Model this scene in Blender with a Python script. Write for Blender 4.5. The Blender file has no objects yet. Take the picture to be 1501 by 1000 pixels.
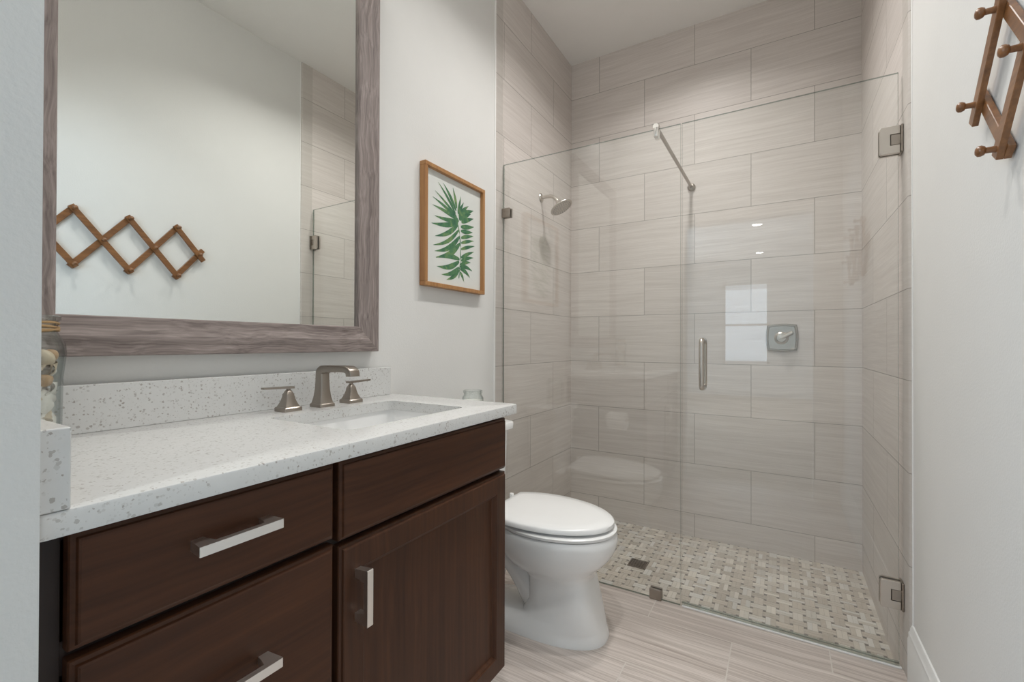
import bpy, bmesh, math, random
from mathutils import Vector, Matrix
random.seed(7)
S = bpy.context.scene
COL = S.collection
PI = math.pi

# ------------------------------------------------------------------ camera
FPX, YAW, PITCH, ROLL = 662.03, 0.5368, 0.0058, 0.0030
CAM = Vector((1.23704, -2.87161, 1.08938))
cd = bpy.data.cameras.new('camera')
cd.sensor_fit = 'HORIZONTAL'
cd.sensor_width = 36.0
cd.lens = FPX / 1501 * 36.0
cd.clip_start = 0.02
cam = bpy.data.objects.new('camera', cd)
COL.objects.link(cam)
F = Vector((-math.sin(YAW) * math.cos(PITCH), math.cos(YAW) * math.cos(PITCH), math.sin(PITCH)))
R = Vector((math.cos(YAW), math.sin(YAW), 0))
U = R.cross(F)
R2 = R * math.cos(ROLL) + U * math.sin(ROLL)
U2 = U * math.cos(ROLL) - R * math.sin(ROLL)
M = Matrix((R2, U2, -F)).transposed().to_4x4()
M.translation = CAM
cam.matrix_world = M
S.camera = cam

# ------------------------------------------------------------------ world, exposure, large lights
w = bpy.data.worlds.new('sky')
S.world = w
w.use_nodes = True
w.node_tree.nodes['Background'].inputs[0].default_value = (0.75, 0.87, 1.0, 1)
w.node_tree.nodes['Background'].inputs[1].default_value = 2.2
S.view_settings.view_transform = 'Standard'
S.view_settings.look = 'None'
S.view_settings.exposure = 0.0
S.view_settings.gamma = 1.0
S.view_settings.use_curve_mapping = False


def area(name, loc, rot, sx, sy, power, color, shape='RECTANGLE', parent=None, spread=PI):
    l = bpy.data.lights.new(name, 'AREA')
    l.shape = shape
    l.size = sx
    l.size_y = sy
    l.energy = power
    l.color = color
    l.spread = spread
    o = bpy.data.objects.new(name, l)
    COL.objects.link(o)
    o.location = loc
    o.rotation_euler = rot
    if parent:
        o.parent = parent
        o.location = Vector(loc) - parent.location
    return o


# daylight entering by the far window of the room behind the camera
area('window_daylight', (0.60, -9.66, 1.5), (PI / 2, 0, 0), 0.80, 1.5, 4.5, (0.72, 0.86, 1.0))
# added bluish fill lamp along that room's closed side wall
area('side_wall_fill', (-1.58, -6.2, 1.45), (0, -PI / 2, 0), 1.7, 3.4, 145, (0.60, 0.80, 1.0))
CAN_POWER = {'vanity': 6.4, 'door': 3.8, 'shower': 7.8, 'wall_fill': 1.9}  # the door, shower and wall-bulb lamps are added fill

# ------------------------------------------------------------------ helpers


def B():
    return bmesh.new()


def obj(name, bm, mat, parent=None, smooth=None):
    me = bpy.data.meshes.new(name)
    if parent is not None:
        off = Vector(parent.location)
        q = parent.parent
        while q is not None:
            off += Vector(q.location)
            q = q.parent
        bmesh.ops.translate(bm, verts=bm.verts, vec=-off)
    bmesh.ops.recalc_face_normals(bm, faces=bm.faces)
    bm.to_mesh(me)
    bm.free()
    o = bpy.data.objects.new(name, me)
    COL.objects.link(o)
    if isinstance(mat, (list, tuple)):
        for m in mat:
            me.materials.append(m)
    elif mat:
        me.materials.append(mat)
    if parent is not None:
        o.parent = parent
    if smooth is not None:
        for p in me.polygons:
            p.use_smooth = True
        me.set_sharp_from_angle(angle=math.radians(smooth))
    return o


def tag(o, label, cat, group=None):
    o['label'] = label
    o['category'] = cat
    if group:
        o['group'] = group
    return o


def thing(name, label, cat, loc, group=None):
    o = bpy.data.objects.new(name, None)
    COL.objects.link(o)
    o.location = loc
    o.empty_display_size = 0.05
    return tag(o, label, cat, group)


def struct(name, bm, mat, smooth=None, parent=None):
    o = obj(name, bm, mat, parent, smooth)
    o['kind'] = 'structure'
    return o


def box(bm, a, b, r=0.0, seg=2):
    x0, y0, z0 = [min(a[i], b[i]) for i in range(3)]
    x1, y1, z1 = [max(a[i], b[i]) for i in range(3)]
    vs = [bm.verts.new(v) for v in ((x0, y0, z0), (x1, y0, z0), (x1, y1, z0), (x0, y1, z0),
                                    (x0, y0, z1), (x1, y0, z1), (x1, y1, z1), (x0, y1, z1))]
    fs = [bm.faces.new([vs[i] for i in f]) for f in
          ((3, 2, 1, 0), (4, 5, 6, 7), (0, 1, 5, 4), (1, 2, 6, 5), (2, 3, 7, 6), (3, 0, 4, 7))]
    if r > 0:
        es = list({e for f in fs for e in f.edges})
        bmesh.ops.bevel(bm, geom=es, offset=r, segments=seg, affect='EDGES', profile=0.5)
    return vs


def loft(bm, rings, cap0=True, cap1=True, closed=True):
    """rings: lists of equal numbers of points"""
    V = [[bm.verts.new(p) for p in r] for r in rings]
    n = len(rings[0])
    for i in range(len(V) - 1):
        for j in range(n if closed else n - 1):
            k = (j + 1) % n
            bm.faces.new((V[i][j], V[i][k], V[i + 1][k], V[i + 1][j]))
    if cap0:
        bm.faces.new(list(reversed(V[0])))
    if cap1:
        bm.faces.new(V[-1])
    return V


def lathe(bm, prof, c=(0, 0, 0), axis='z', seg=32, cap0=False, cap1=False, mat=None):
    """prof: (radius, height)"""
    rings = []
    for r, h in prof:
        ring = []
        for j in range(seg):
            a = 2 * PI * j / seg
            p = Vector((r * math.cos(a), r * math.sin(a), h))
            if axis == 'x':
                p = Vector((p.z, p.x, p.y))
            elif axis == 'y':
                p = Vector((p.y, p.z, p.x))
            elif isinstance(axis, Matrix):
                p = axis @ p
            ring.append(Vector(c) + p)
        rings.append(ring)
    loft(bm, rings, cap0, cap1)


def tube(bm, pts, rad, seg=16, cap=True):
    pts = [Vector(p) for p in pts]
    rings = []
    up = None
    for i, p in enumerate(pts):
        t = (pts[min(i + 1, len(pts) - 1)] - pts[max(i - 1, 0)]).normalized()
        if up is None:
            up = Vector((0, 0, 1)) if abs(t.z) < 0.9 else Vector((0, 1, 0))
        s = t.cross(up).normalized()
        up = s.cross(t).normalized()
        r = rad[i] if isinstance(rad, (list, tuple)) else rad
        rings.append([p + (s * math.cos(2 * PI * j / seg) + up * math.sin(2 * PI * j / seg)) * r for j in range(seg)])
    loft(bm, rings, cap, cap)


def smooth_path(ctrl, n=8):
    """Catmull-Rom through control points"""
    P = [Vector(c) for c in ctrl]
    P = [P[0] * 2 - P[1]] + P + [P[-1] * 2 - P[-2]]
    out = []
    for i in range(1, len(P) - 2):
        for k in range(n):
            t = k / n
            a, b, c, d = P[i - 1], P[i], P[i + 1], P[i + 2]
            out.append(0.5 * ((2 * b) + (c - a) * t + (2 * a - 5 * b + 4 * c - d) * t * t + (3 * b - a - 3 * c + d) * t ** 3))
    out.append(P[-2])
    return out


def prism(bm, poly, axis, a, b):
    """extrude 2D polygon along axis from a to b. poly coords are the two other axes in xyz order"""
    def mk(p, t):
        if axis == 'x':
            return (t, p[0], p[1])
        if axis == 'y':
            return (p[0], t, p[1])
        return (p[0], p[1], t)
    loft(bm, [[mk(p, a) for p in poly], [mk(p, b) for p in poly]])


# ------------------------------------------------------------------ materials


class Mat:
    def __init__(s, name):
        s.m = bpy.data.materials.new(name)
        s.m.use_nodes = True
        s.t = s.m.node_tree
        s.n = s.t.nodes
        s.b = s.n['Principled BSDF']
        s.out = s.n['Material Output']

    def node(s, typ, **kw):
        n = s.n.new(typ)
        for k, v in kw.items():
            setattr(n, k, v)
        return n

    def link(s, a, b):
        s.t.links.new(a, b)

    def set(s, **kw):
        for k, v in kw.items():
            key = k.replace('_', ' ')
            s.b.inputs[key].default_value = v
        return s

    def math(s, op, a, b=None, c=None, clamp=False):
        n = s.node('ShaderNodeMath', operation=op, use_clamp=clamp)
        for i, v in enumerate((a, b, c)):
            if v is None:
                continue
            if isinstance(v, (int, float)):
                n.inputs[i].default_value = v
            else:
                s.link(v, n.inputs[i])
        return n.outputs[0]

    def coords(s, scale=(1, 1, 1), loc=(0, 0, 0), rot=(0, 0, 0)):
        tc = s.node('ShaderNodeTexCoord')
        mp = s.node('ShaderNodeMapping')
        mp.inputs['Scale'].default_value = scale
        mp.inputs['Location'].default_value = loc
        mp.inputs['Rotation'].default_value = rot
        s.link(tc.outputs['Object'], mp.inputs['Vector'])
        return mp.outputs[0]

    def noise(s, vec, scale, detail=3, rough=0.55, dist=0.0):
        n = s.node('ShaderNodeTexNoise')
        n.inputs['Scale'].default_value = scale
        n.inputs['Detail'].default_value = detail
        n.inputs['Roughness'].default_value = rough
        n.inputs['Distortion'].default_value = dist
        if vec is not None:
            s.link(vec, n.inputs['Vector'])
        return n.outputs[0]

    def ramp(s, fac, stops):
        r = s.node('ShaderNodeValToRGB')
        e = r.color_ramp.elements
        while len(e) < len(stops):
            e.new(0.5)
        for i, (p, c) in enumerate(stops):
            e[i].position = p
            e[i].color = (c[0], c[1], c[2], 1) if not isinstance(c, (int, float)) else (c, c, c, 1)
        s.link(fac, r.inputs[0])
        return r.outputs[0]

    def mix(s, fac, a, b, blend='MIX'):
        n = s.node('ShaderNodeMix', data_type='RGBA', blend_type=blend)
        for idx, v in ((0, fac), (6, a), (7, b)):
            if isinstance(v, (int, float)):
                n.inputs[idx].default_value = v
            elif isinstance(v, (tuple, list)):
                n.inputs[idx].default_value = (v[0], v[1], v[2], 1)
            else:
                s.link(v, n.inputs[idx])
        return n.outputs[2]

    def bump(s, h, strength=0.2, dist=0.002):
        n = s.node('ShaderNodeBump')
        n.inputs['Strength'].default_value = strength
        n.inputs['Distance'].default_value = dist
        s.link(h, n.inputs['Height'])
        s.link(n.outputs[0], s.b.inputs['Normal'])

    def base(s, c):
        s.link(c, s.b.inputs['Base Color'])


def paint(name, col, rough=0.75, bumps=0.25):
    m = Mat(name)
    v = m.coords()
    n = m.noise(v, 9, 2)
    c2 = tuple(x * 0.97 for x in col)
    m.base(m.mix(n, col, c2))
    m.set(Roughness=rough)
    m.bump(m.noise(v, 170, 2), bumps, 0.0015)
    return m.m


def plain(name, col, rough=0.5, metal=0.0, coat=0.0, var=0.04, scale=30):
    m = Mat(name)
    v = m.coords()
    n = m.noise(v, scale, 3)
    m.base(m.mix(n, tuple(x * (1 - var) for x in col), tuple(min(1, x * (1 + var)) for x in col)))
    m.set(Roughness=rough, Metallic=metal)
    m.b.inputs['Coat Weight'].default_value = coat
    m.b.inputs['Coat Roughness'].default_value = 0.08
    return m.m


def tile(name, plane, u0, v0, bw, bh, ca, cb, grout, streak=(5, 300), rough=0.45, mortar=0.0014, flip=0, amt=0.95, coat=0.0):
    """plane: two axis letters giving u and v"""
    m = Mat(name)
    tc = m.node('ShaderNodeTexCoord')
    sp = m.node('ShaderNodeSeparateXYZ')
    m.link(tc.outputs['Object'], sp.inputs[0])
    ax = {'x': sp.outputs[0], 'y': sp.outputs[1], 'z': sp.outputs[2]}
    u = m.math('SUBTRACT', ax[plane[0]], u0)
    v = m.math('SUBTRACT', ax[plane[1]], v0)
    cv = m.node('ShaderNodeCombineXYZ')
    m.link(u, cv.inputs[0])
    m.link(v, cv.inputs[1])
    br = m.node('ShaderNodeTexBrick', offset=0.5, offset_frequency=2, squash=1.0)
    m.link(cv.outputs[0], br.inputs['Vector'])
    br.inputs['Color1'].default_value = (0, 0, 0, 1)
    br.inputs['Color2'].default_value = (1, 1, 1, 1)
    br.inputs['Mortar'].default_value = (0.5, 0.5, 0.5, 1)
    br.inputs['Scale'].default_value = 1.0
    br.inputs['Mortar Size'].default_value = mortar
    br.inputs['Mortar Smooth'].default_value = 0.1
    br.inputs['Bias'].default_value = 0.0
    br.inputs['Brick Width'].default_value = bw
    br.inputs['Row Height'].default_value = bh
    # streaks along u, shifted per tile
    rnd = m.math('MULTIPLY', br.outputs['Color'], 7.3)
    cs = m.node('ShaderNodeCombineXYZ')
    wob = m.noise(cv.outputs[0], 2.3, 2)
    vv = m.math('ADD', v, m.math('MULTIPLY', wob, 0.035))
    m.link(m.math('MULTIPLY', u, streak[0]), cs.inputs[0])
    m.link(m.math('MULTIPLY', vv, streak[1]), cs.inputs[1])
    m.link(rnd, cs.inputs[2])
    n1 = m.noise(cs.outputs[0], 1.0, 4, 0.6)
    cs2 = m.node('ShaderNodeCombineXYZ')
    m.link(m.math('MULTIPLY', u, streak[0] * 0.45), cs2.inputs[0])
    m.link(m.math('MULTIPLY', vv, streak[1] * 0.2), cs2.inputs[1])
    m.link(rnd, cs2.inputs[2])
    n2 = m.noise(cs2.outputs[0], 1.0, 3, 0.5)
    s = m.math('ADD', m.math('MULTIPLY', n1, 0.55), m.math('MULTIPLY', n2, 0.45))
    f = m.ramp(s, [(0.5 - 0.17 / amt, 0.0), (0.5 + 0.17 / amt, 1.0)])
    c = m.mix(f, ca, cb)
    tint = m.math('ADD', m.math('MULTIPLY', br.outputs['Color'], 0.07), 0.965)
    cc = m.node('ShaderNodeVectorMath', operation='SCALE')
    m.link(c, cc.inputs[0])
    m.link(tint, cc.inputs['Scale'])
    col = m.mix(br.outputs['Fac'], cc.outputs[0], grout)
    m.base(col)
    m.link(m.math('ADD', m.math('MULTIPLY', br.outputs['Fac'], 0.5), m.math('ADD', m.math('MULTIPLY', f, 0.06), rough)), m.b.inputs['Roughness'])
    h = m.math('ADD', m.math('MULTIPLY', n1, 0.06), m.math('MULTIPLY', m.math('SUBTRACT', 1.0, br.outputs['Fac']), 1.0))
    m.bump(h, 0.5, 0.001)
    m.b.inputs['Coat Weight'].default_value = coat
    m.b.inputs['Coat Roughness'].default_value = 0.15
    return m.m


def wood(name, axis, dark, light, rough=0.45, fine=220, coarse=26, along=2.5, coat=0.0, contrast=1.0, wavy=0.02, spec=0.5):
    m = Mat(name)
    tc = m.node('ShaderNodeTexCoord')
    sc = {'x': (along, fine, fine), 'y': (fine, along, fine), 'z': (fine, fine, along)}[axis]
    sc2 = {'x': (along * .7, coarse, coarse), 'y': (coarse, along * .7, coarse), 'z': (coarse, coarse, along * .7)}[axis]
    wob = m.node('ShaderNodeTexNoise')
    wob.inputs['Scale'].default_value = 5
    m.link(tc.outputs['Object'], wob.inputs['Vector'])
    sub = m.node('ShaderNodeVectorMath', operation='SCALE')
    m.link(wob.outputs['Color'], sub.inputs[0])
    sub.inputs['Scale'].default_value = wavy
    add = m.node('ShaderNodeVectorMath', operation='ADD')
    m.link(tc.outputs['Object'], add.inputs[0])
    m.link(sub.outputs[0], add.inputs[1])
    outs = []
    for s_ in (sc, sc2):
        mp = m.node('ShaderNodeMapping')
        mp.inputs['Scale'].default_value = s_
        m.link(add.outputs[0], mp.inputs['Vector'])
        outs.append(m.noise(mp.outputs[0], 1.0, 4, 0.6))
    s = m.math('ADD', m.math('MULTIPLY', outs[0], 0.5), m.math('MULTIPLY', outs[1], 0.5))
    f = m.ramp(s, [(0.5 - 0.2 / contrast, 0.0), (0.5 + 0.2 / contrast, 1.0)])
    m.base(m.mix(f, dark, light))
    m.set(Roughness=rough)
    m.b.inputs['Coat Weight'].default_value = coat
    m.b.inputs['Coat Roughness'].default_value = 0.25
    m.b.inputs['Specular IOR Level'].default_value = spec
    m.bump(outs[0], 0.15, 0.001)
    return m.m


def quartz(name):
    m = Mat(name)
    v = m.coords()
    base = m.mix(m.noise(v, 60, 3), (0.65, 0.65, 0.635), (0.71, 0.71, 0.70))

    def flecks(scale, thr, pick, seed):
        vo = m.node('ShaderNodeTexVoronoi', feature='F1', distance='EUCLIDEAN')
        mp = m.coords(loc=(seed, seed * 1.7, seed * 0.3))
        wn = m.node('ShaderNodeTexNoise')
        wn.inputs['Scale'].default_value = scale * 1.3
        m.link(mp, wn.inputs['Vector'])
        sc = m.node('ShaderNodeVectorMath', operation='SCALE')
        m.link(wn.outputs['Color'], sc.inputs[0])
        sc.inputs['Scale'].default_value = 0.9 / scale
        ad = m.node('ShaderNodeVectorMath', operation='ADD')
        m.link(mp, ad.inputs[0])
        m.link(sc.outputs[0], ad.inputs[1])
        m.link(ad.outputs[0], vo.inputs['Vector'])
        vo.inputs['Scale'].default_value = scale
        sep = m.node('ShaderNodeSeparateColor')
        m.link(vo.outputs['Color'], sep.inputs[0])
        a = m.math('LESS_THAN', vo.outputs['Distance'], m.math('MULTIPLY', sep.outputs[1], thr))
        b = m.math('GREATER_THAN', sep.outputs[0], pick)
        return m.math('MULTIPLY', a, b), sep.outputs[2]
    f1, r1 = flecks(190, 0.50, 0.70, 3.1)
    f2, r2 = flecks(260, 0.55, 0.55, 8.4)
    f3, r3 = flecks(115, 0.36, 0.82, 5.7)
    c = m.mix(m.math('MULTIPLY', f2, 0.30), base, m.mix(r2, (0.33, 0.29, 0.25), (0.55, 0.55, 0.54)))
    c = m.mix(m.math('MULTIPLY', f1, 0.6), c, m.mix(r1, (0.20, 0.155, 0.115), (0.48, 0.47, 0.455)))
    c = m.mix(m.math('MULTIPLY', f3, 0.5), c, m.mix(r3, (0.27, 0.235, 0.2), (0.5, 0.5, 0.48)))
    m.base(c)
    m.set(Roughness=0.22)
    return m.m


def clear_glass(name, tint=(0.988, 0.997, 0.993), r0=0.05, rough=0.0, mirror_tint=(1, 1, 1), edge=None):
    """thin clear pane: straight-through transparency with a mirror reflection growing with angle"""
    m = Mat(name)
    m.n.remove(m.b)
    tr = m.node('ShaderNodeBsdfTransparent')
    tr.inputs[0].default_value = (*tint, 1)
    gl = m.node('ShaderNodeBsdfGlossy')
    gl.inputs['Color'].default_value = (*mirror_tint, 1)
    gl.inputs['Roughness'].default_value = rough
    lw = m.node('ShaderNodeLayerWeight')
    lw.inputs['Blend'].default_value = 0.5
    p5 = m.math('POWER', lw.outputs['Facing'], 5.0)
    fac = m.math('ADD', m.math('MULTIPLY', p5, 1 - r0), r0, clamp=True)
    if edge is not None:      # curved glass is thicker along the line of sight near its outline
        m.link(m.mix(m.math('POWER', lw.outputs['Facing'], 2.5), tint, edge), tr.inputs[0])
    mx = m.node('ShaderNodeMixShader')
    m.link(fac, mx.inputs[0])
    m.link(tr.outputs[0], mx.inputs[1])
    m.link(gl.outputs[0], mx.inputs[2])
    m.link(mx.outputs[0], m.out.inputs[0])
    return m.m


def emit(name, col, strength):
    m = Mat(name)
    m.b.inputs['Base Color'].default_value = (*col, 1)
    m.b.inputs['Emission Color'].default_value = (*col, 1)
    m.b.inputs['Emission Strength'].default_value = strength
    return m.m


def brushed(name, col, rough=0.3):
    m = Mat(name)
    v = m.coords(scale=(1, 1, 1))
    n = m.noise(v, 35, 2)
    m.base(m.mix(n, tuple(c * 0.97 for c in col), col))
    m.set(Metallic=1.0)
    m.link(m.math('ADD', m.math('MULTIPLY', n, 0.03), rough), m.b.inputs['Roughness'])
    return m.m


WALL = paint('wall_paint', (0.775, 0.768, 0.745))
CEIL = paint('ceiling_paint', (0.93, 0.915, 0.89), 0.85)
TRIM = plain('trim_white', (0.80, 0.80, 0.785), 0.35)
CAULK = plain('white_caulk', (0.86, 0.85, 0.83), 0.5)
TA, TB, TG = (0.59, 0.535, 0.495), (0.755, 0.703, 0.665), (0.33, 0.30, 0.27)
TILE_BACK = tile('linen_tile_back', 'xz', 0.1995, 0.08, 0.596, 0.298, TA, TB, TG)
TILE_LEFT = tile('linen_tile_left', 'yz', -0.583, 0.08, 0.596, 0.298, TA, TB, TG)
TILE_RIGHT = tile('linen_tile_right', 'yz', -0.622, 0.08, 0.596, 0.298, TA, TB, TG)
TILE_TRIM = tile('linen_tile_trim', 'yz', 0.5, 0.08, 60, 0.298, (0.54, 0.495, 0.455), (0.62, 0.58, 0.54), TG)
TILE_FLOOR = tile('plank_tile_floor', 'xy', 0.781, -1.3365, 0.604, 0.300, (0.40, 0.335, 0.295), (0.76, 0.685, 0.635), (0.66, 0.61, 0.56),
                  streak=(3.0, 270), rough=0.36, mortar=0.0020, amt=1.25, coat=0.15)
QUARTZ = quartz('white_quartz')
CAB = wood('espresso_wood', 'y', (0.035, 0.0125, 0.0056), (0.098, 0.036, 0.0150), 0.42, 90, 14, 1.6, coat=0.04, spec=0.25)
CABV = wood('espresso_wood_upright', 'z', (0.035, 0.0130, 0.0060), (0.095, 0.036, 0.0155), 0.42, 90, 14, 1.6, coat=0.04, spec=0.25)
CABD = wood('espresso_carcass_shaded', 'z', (0.010, 0.0042, 0.0025), (0.026, 0.0105, 0.0055), 0.5, 90, 14, 1.6)  # darker copy of the wood, shade of the gaps put into colour
FRAME_H = wood('grey_oak_level', 'y', (0.125, 0.096, 0.088), (0.385, 0.322, 0.300), 0.6, 230, 46, 4, contrast=1.3, wavy=0.05)
FRAME_V = wood('grey_oak_upright', 'z', (0.125, 0.096, 0.088), (0.385, 0.322, 0.300), 0.6, 230, 46, 4, contrast=1.3, wavy=0.05)
PINE = wood('honey_pine', 'z', (0.30, 0.13, 0.045), (0.52, 0.28, 0.11), 0.4, 120, 25, 3)
RACKW = wood('walnut_stain', 'y', (0.115, 0.042, 0.012), (0.32, 0.140, 0.048), 0.36, 120, 20, 6, coat=0.3)
NICKEL = brushed('brushed_nickel', (0.60, 0.555, 0.505), 0.27)
NICKEL_W = brushed('warm_brushed_nickel', (0.37, 0.33, 0.29), 0.28)
SATIN = brushed('satin_pull_nickel', (0.86, 0.83, 0.79), 0.33)
CHROME = plain('polished_chrome', (0.80, 0.79, 0.77), 0.09, 1.0, var=0.01)
PORC = plain('white_porcelain', (0.89, 0.89, 0.88), 0.12, 0, 0.5, var=0.01, scale=6)
SEATW = plain('white_seat_plastic', (0.88, 0.88, 0.87), 0.22, var=0.01, scale=6)
DARK = plain('gap_shade', (0.02, 0.018, 0.016), 0.6)
GREYDARK = plain('nozzle_grey', (0.16, 0.16, 0.155), 0.5)
GLASS = clear_glass('shower_glass')
GLASS_EDGE = clear_glass('glass_edge', (0.36, 0.43, 0.40), 0.05)
JARGLASS = clear_glass('jar_glass', (0.96, 0.975, 0.97), 0.06, edge=(0.45, 0.50, 0.49))
PAPER = plain('tissue_paper', (0.86, 0.86, 0.84), 0.9, var=0.02)
TWINE = plain('jute_twine', (0.42, 0.27, 0.13), 0.9, var=0.3, scale=300)
ARTP = plain('art_paper', (0.74, 0.755, 0.72), 0.7, var=0.02)


def mirror_mat():
    m = Mat('silvered_mirror')
    v = m.coords()
    m.base(m.mix(m.noise(v, 2), (0.865, 0.89, 0.865), (0.875, 0.90, 0.875)))
    m.set(Metallic=1.0, Roughness=0.0)
    return m.m


MIRROR = mirror_mat()

# ------------------------------------------------------------------ room shell
W = 1.5906      # shower width, tile face to tile face
XR = 1.600      # painted right wall
HC = 3.003      # ceiling
YF = -2.718     # inner face of the wall with the doorway
DX0, DX1, DH = 0.575, 1.435, 2.04
YO = -2.840     # outer face of that wall


def slab(name, a, b, mat):
    bm = B()
    box(bm, a, b)
    return struct(name, bm, mat)


slab('floor', (-0.15, YO, -0.12), (1.75, -0.885, 0.0), TILE_FLOOR)
slab('ceiling', (-0.15, YO, HC), (1.75, 0.15, HC + 0.1), CEIL)
slab('wall_left', (-0.15, YO, -0.12), (-0.004, 0.15, HC), WALL)
slab('wall_right', (XR, YO, -0.12), (1.75, 0.15, HC), WALL)
slab('wall_back', (-0.15, 0.0, -0.12), (1.75, 0.15, HC), TILE_BACK)
slab('wall_shower_left', (-0.0045, -0.892, -0.10), (0.0, 0.0, HC), TILE_LEFT)
slab('wall_shower_right', (W, -0.892, -0.10), (XR, 0.0, HC), TILE_RIGHT)


def bullnose(name, x_face, x_wall, y0, y1, mat):
    """upright tile trim, rounded on its free edge"""
    bm = B()
    d = x_wall - x_face
    poly = [(x_face, y1)]
    for k in range(7):
        a = k / 6 * PI / 2
        poly.append((x_wall - d * math.cos(a), y0 + 0.012 - 0.012 * math.sin(a)))
    poly.append((x_wall, y1))
    loft(bm, [[(p[0], p[1], 0.0) for p in poly], [(p[0], p[1], HC) for p in poly]])
    return struct(name, bm, mat, 40)


bullnose('trim_1', 0.0, -0.0045, -0.958, -0.892, TILE_TRIM)
bullnose('trim_2', W, XR, -0.974, -0.892, TILE_TRIM)
bm = B()
box(bm, (-0.006, -0.968, 0.0), (0.0015, -0.958, HC), 0.001, 1)
struct('trim_3', bm, CAULK)
bm = B()
box(bm, (XR - 0.003, -0.981, 0.0), (XR + 0.001, -0.974, HC), 0.001, 1)
struct('trim_4', bm, CAULK)

# wall with the doorway, as one piece with the opening left out
bm = B()
box(bm, (-0.15, YO, -0.12), (DX0, YF, HC))
box(bm, (DX1, YO, -0.12), (1.75, YF, HC))
box(bm, (DX0, YO, DH), (DX1, YF, HC))
struct('wall_front', bm, WALL)

# baseboard, right wall
bm = B()
prof = [(XR, 0), (XR - 0.015, 0), (XR - 0.015, 0.150), (XR - 0.0125, 0.157), (XR - 0.0125, 0.170), (XR - 0.009, 0.176), (XR - 0.0075, 0.186), (XR - 0.004, 0.194), (XR, 0.196)]
prism(bm, prof, 'y', YF, -0.975)
struct('baseboard_right', bm, TRIM, 30)
bm = B()
prof = [(-x + XR - 0.004, z) for x, z in prof]
prism(bm, prof, 'y', -1.66, -0.968)
struct('baseboard_left', bm, TRIM, 30)

# door threshold strip
bm = B()
box(bm, (0.884, -0.897, 0.0), (W - 0.004, -0.884, 0.006), 0.002, 2)
struct('trim_5', bm, CAULK)

# ------------------------------------------------------------------ shower floor mosaic (basketweave stone)


def mosaic():
    z0 = -0.060
    s = 0.0490
    g = 0.0008
    bm = B()
    lay = bm.loops.layers.color.new('tint')
    pal = [(0.79, 0.755, 0.705), (0.84, 0.81, 0.765), (0.73, 0.685, 0.63), (0.80, 0.775, 0.735), (0.75, 0.705, 0.65), (0.70, 0.655, 0.60), (0.82, 0.805, 0.78)]
    dot = [(0.27, 0.235, 0.20), (0.34, 0.295, 0.255), (0.22, 0.19, 0.165)]
    x0, x1, y0, y1 = 0.0, W, -0.885, 0.0

    def put(a, b, col, h):
        ax, ay = max(a[0], x0), max(a[1], y0)
        bx, by = min(b[0], x1), min(b[1], y1)
        if bx - ax < 0.002 or by - ay < 0.002:
            return
        v = [bm.verts.new(p) for p in ((ax, ay, z0 + h), (bx, ay, z0 + h), (bx, by, z0 + h), (ax, by, z0 + h))]
        f = bm.faces.new(v)
        for l in f.loops:
            l[lay] = (*col, 1)
        w_ = [bm.verts.new((p.co.x, p.co.y, z0)) for p in v]
        for i in range(4):
            q = bm.faces.new((v[i], w_[i], w_[(i + 1) % 4], v[(i + 1) % 4]))
            for l in q.loops:
                l[lay] = (*col, 1)
    # grout bed
    v = [bm.verts.new(p) for p in ((x0, y0, z0), (x1, y0, z0), (x1, y1, z0), (x0, y1, z0))]
    f = bm.faces.new(v)
    for l in f.loops:
        l[lay] = (0.62, 0.58, 0.53, 1)
    nx, ny = int((x1 - x0) / s) + 2, int((y1 - y0) / s) + 2
    d = 0.0062  # half-size of a dot
    for i in range(nx):
        for j in range(-ny, 1):
            cx, cy = x0 + i * s, y1 + j * s
            c1, c2 = [tuple(c * k for c in random.choice(pal)) for k in (random.uniform(0.94, 1.05), random.uniform(0.94, 1.05))]
            if random.random() < 0.55:
                k = random.uniform(0.96, 1.04)
                c2 = tuple(c * k for c in c1)
            h = 0.0015
            if (i + j) % 2 == 0:     # pair lying along x
                put((cx - d + g, cy + d + g), (cx + s + d - g, cy + s / 2 - g / 2), c1, h)
                put((cx - d + g, cy + s / 2 + g / 2), (cx + s + d - g, cy + s - d - g), c2, h)
            else:
                put((cx + d + g, cy - d + g), (cx + s / 2 - g / 2, cy + s + d - g), c1, h)
                put((cx + s / 2 + g / 2, cy - d + g), (cx + s - d - g, cy + s + d - g), c2, h)
            put((cx - d + g, cy - d + g), (cx + d - g, cy + d - g), random.choice(dot), h + 0.0002)
    m = Mat('stone_mosaic')
    at = m.node('ShaderNodeVertexColor', layer_name='tint')
    v = m.coords(scale=(1, 1, 1))
    n = m.noise(v, 90, 4)
    m.base(m.mix(m.math('MULTIPLY', n, 0.5), at.outputs[0], (0.77, 0.74, 0.69)))
    m.set(Roughness=0.45)
    o = struct('floor_shower', bm, m.m)
    bm = B()
    box(bm, (-0.15, -0.885, -0.12), (1.75, 0.0, -0.0602))
    struct('floor_shower_base', bm, CEIL)


mosaic()

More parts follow.
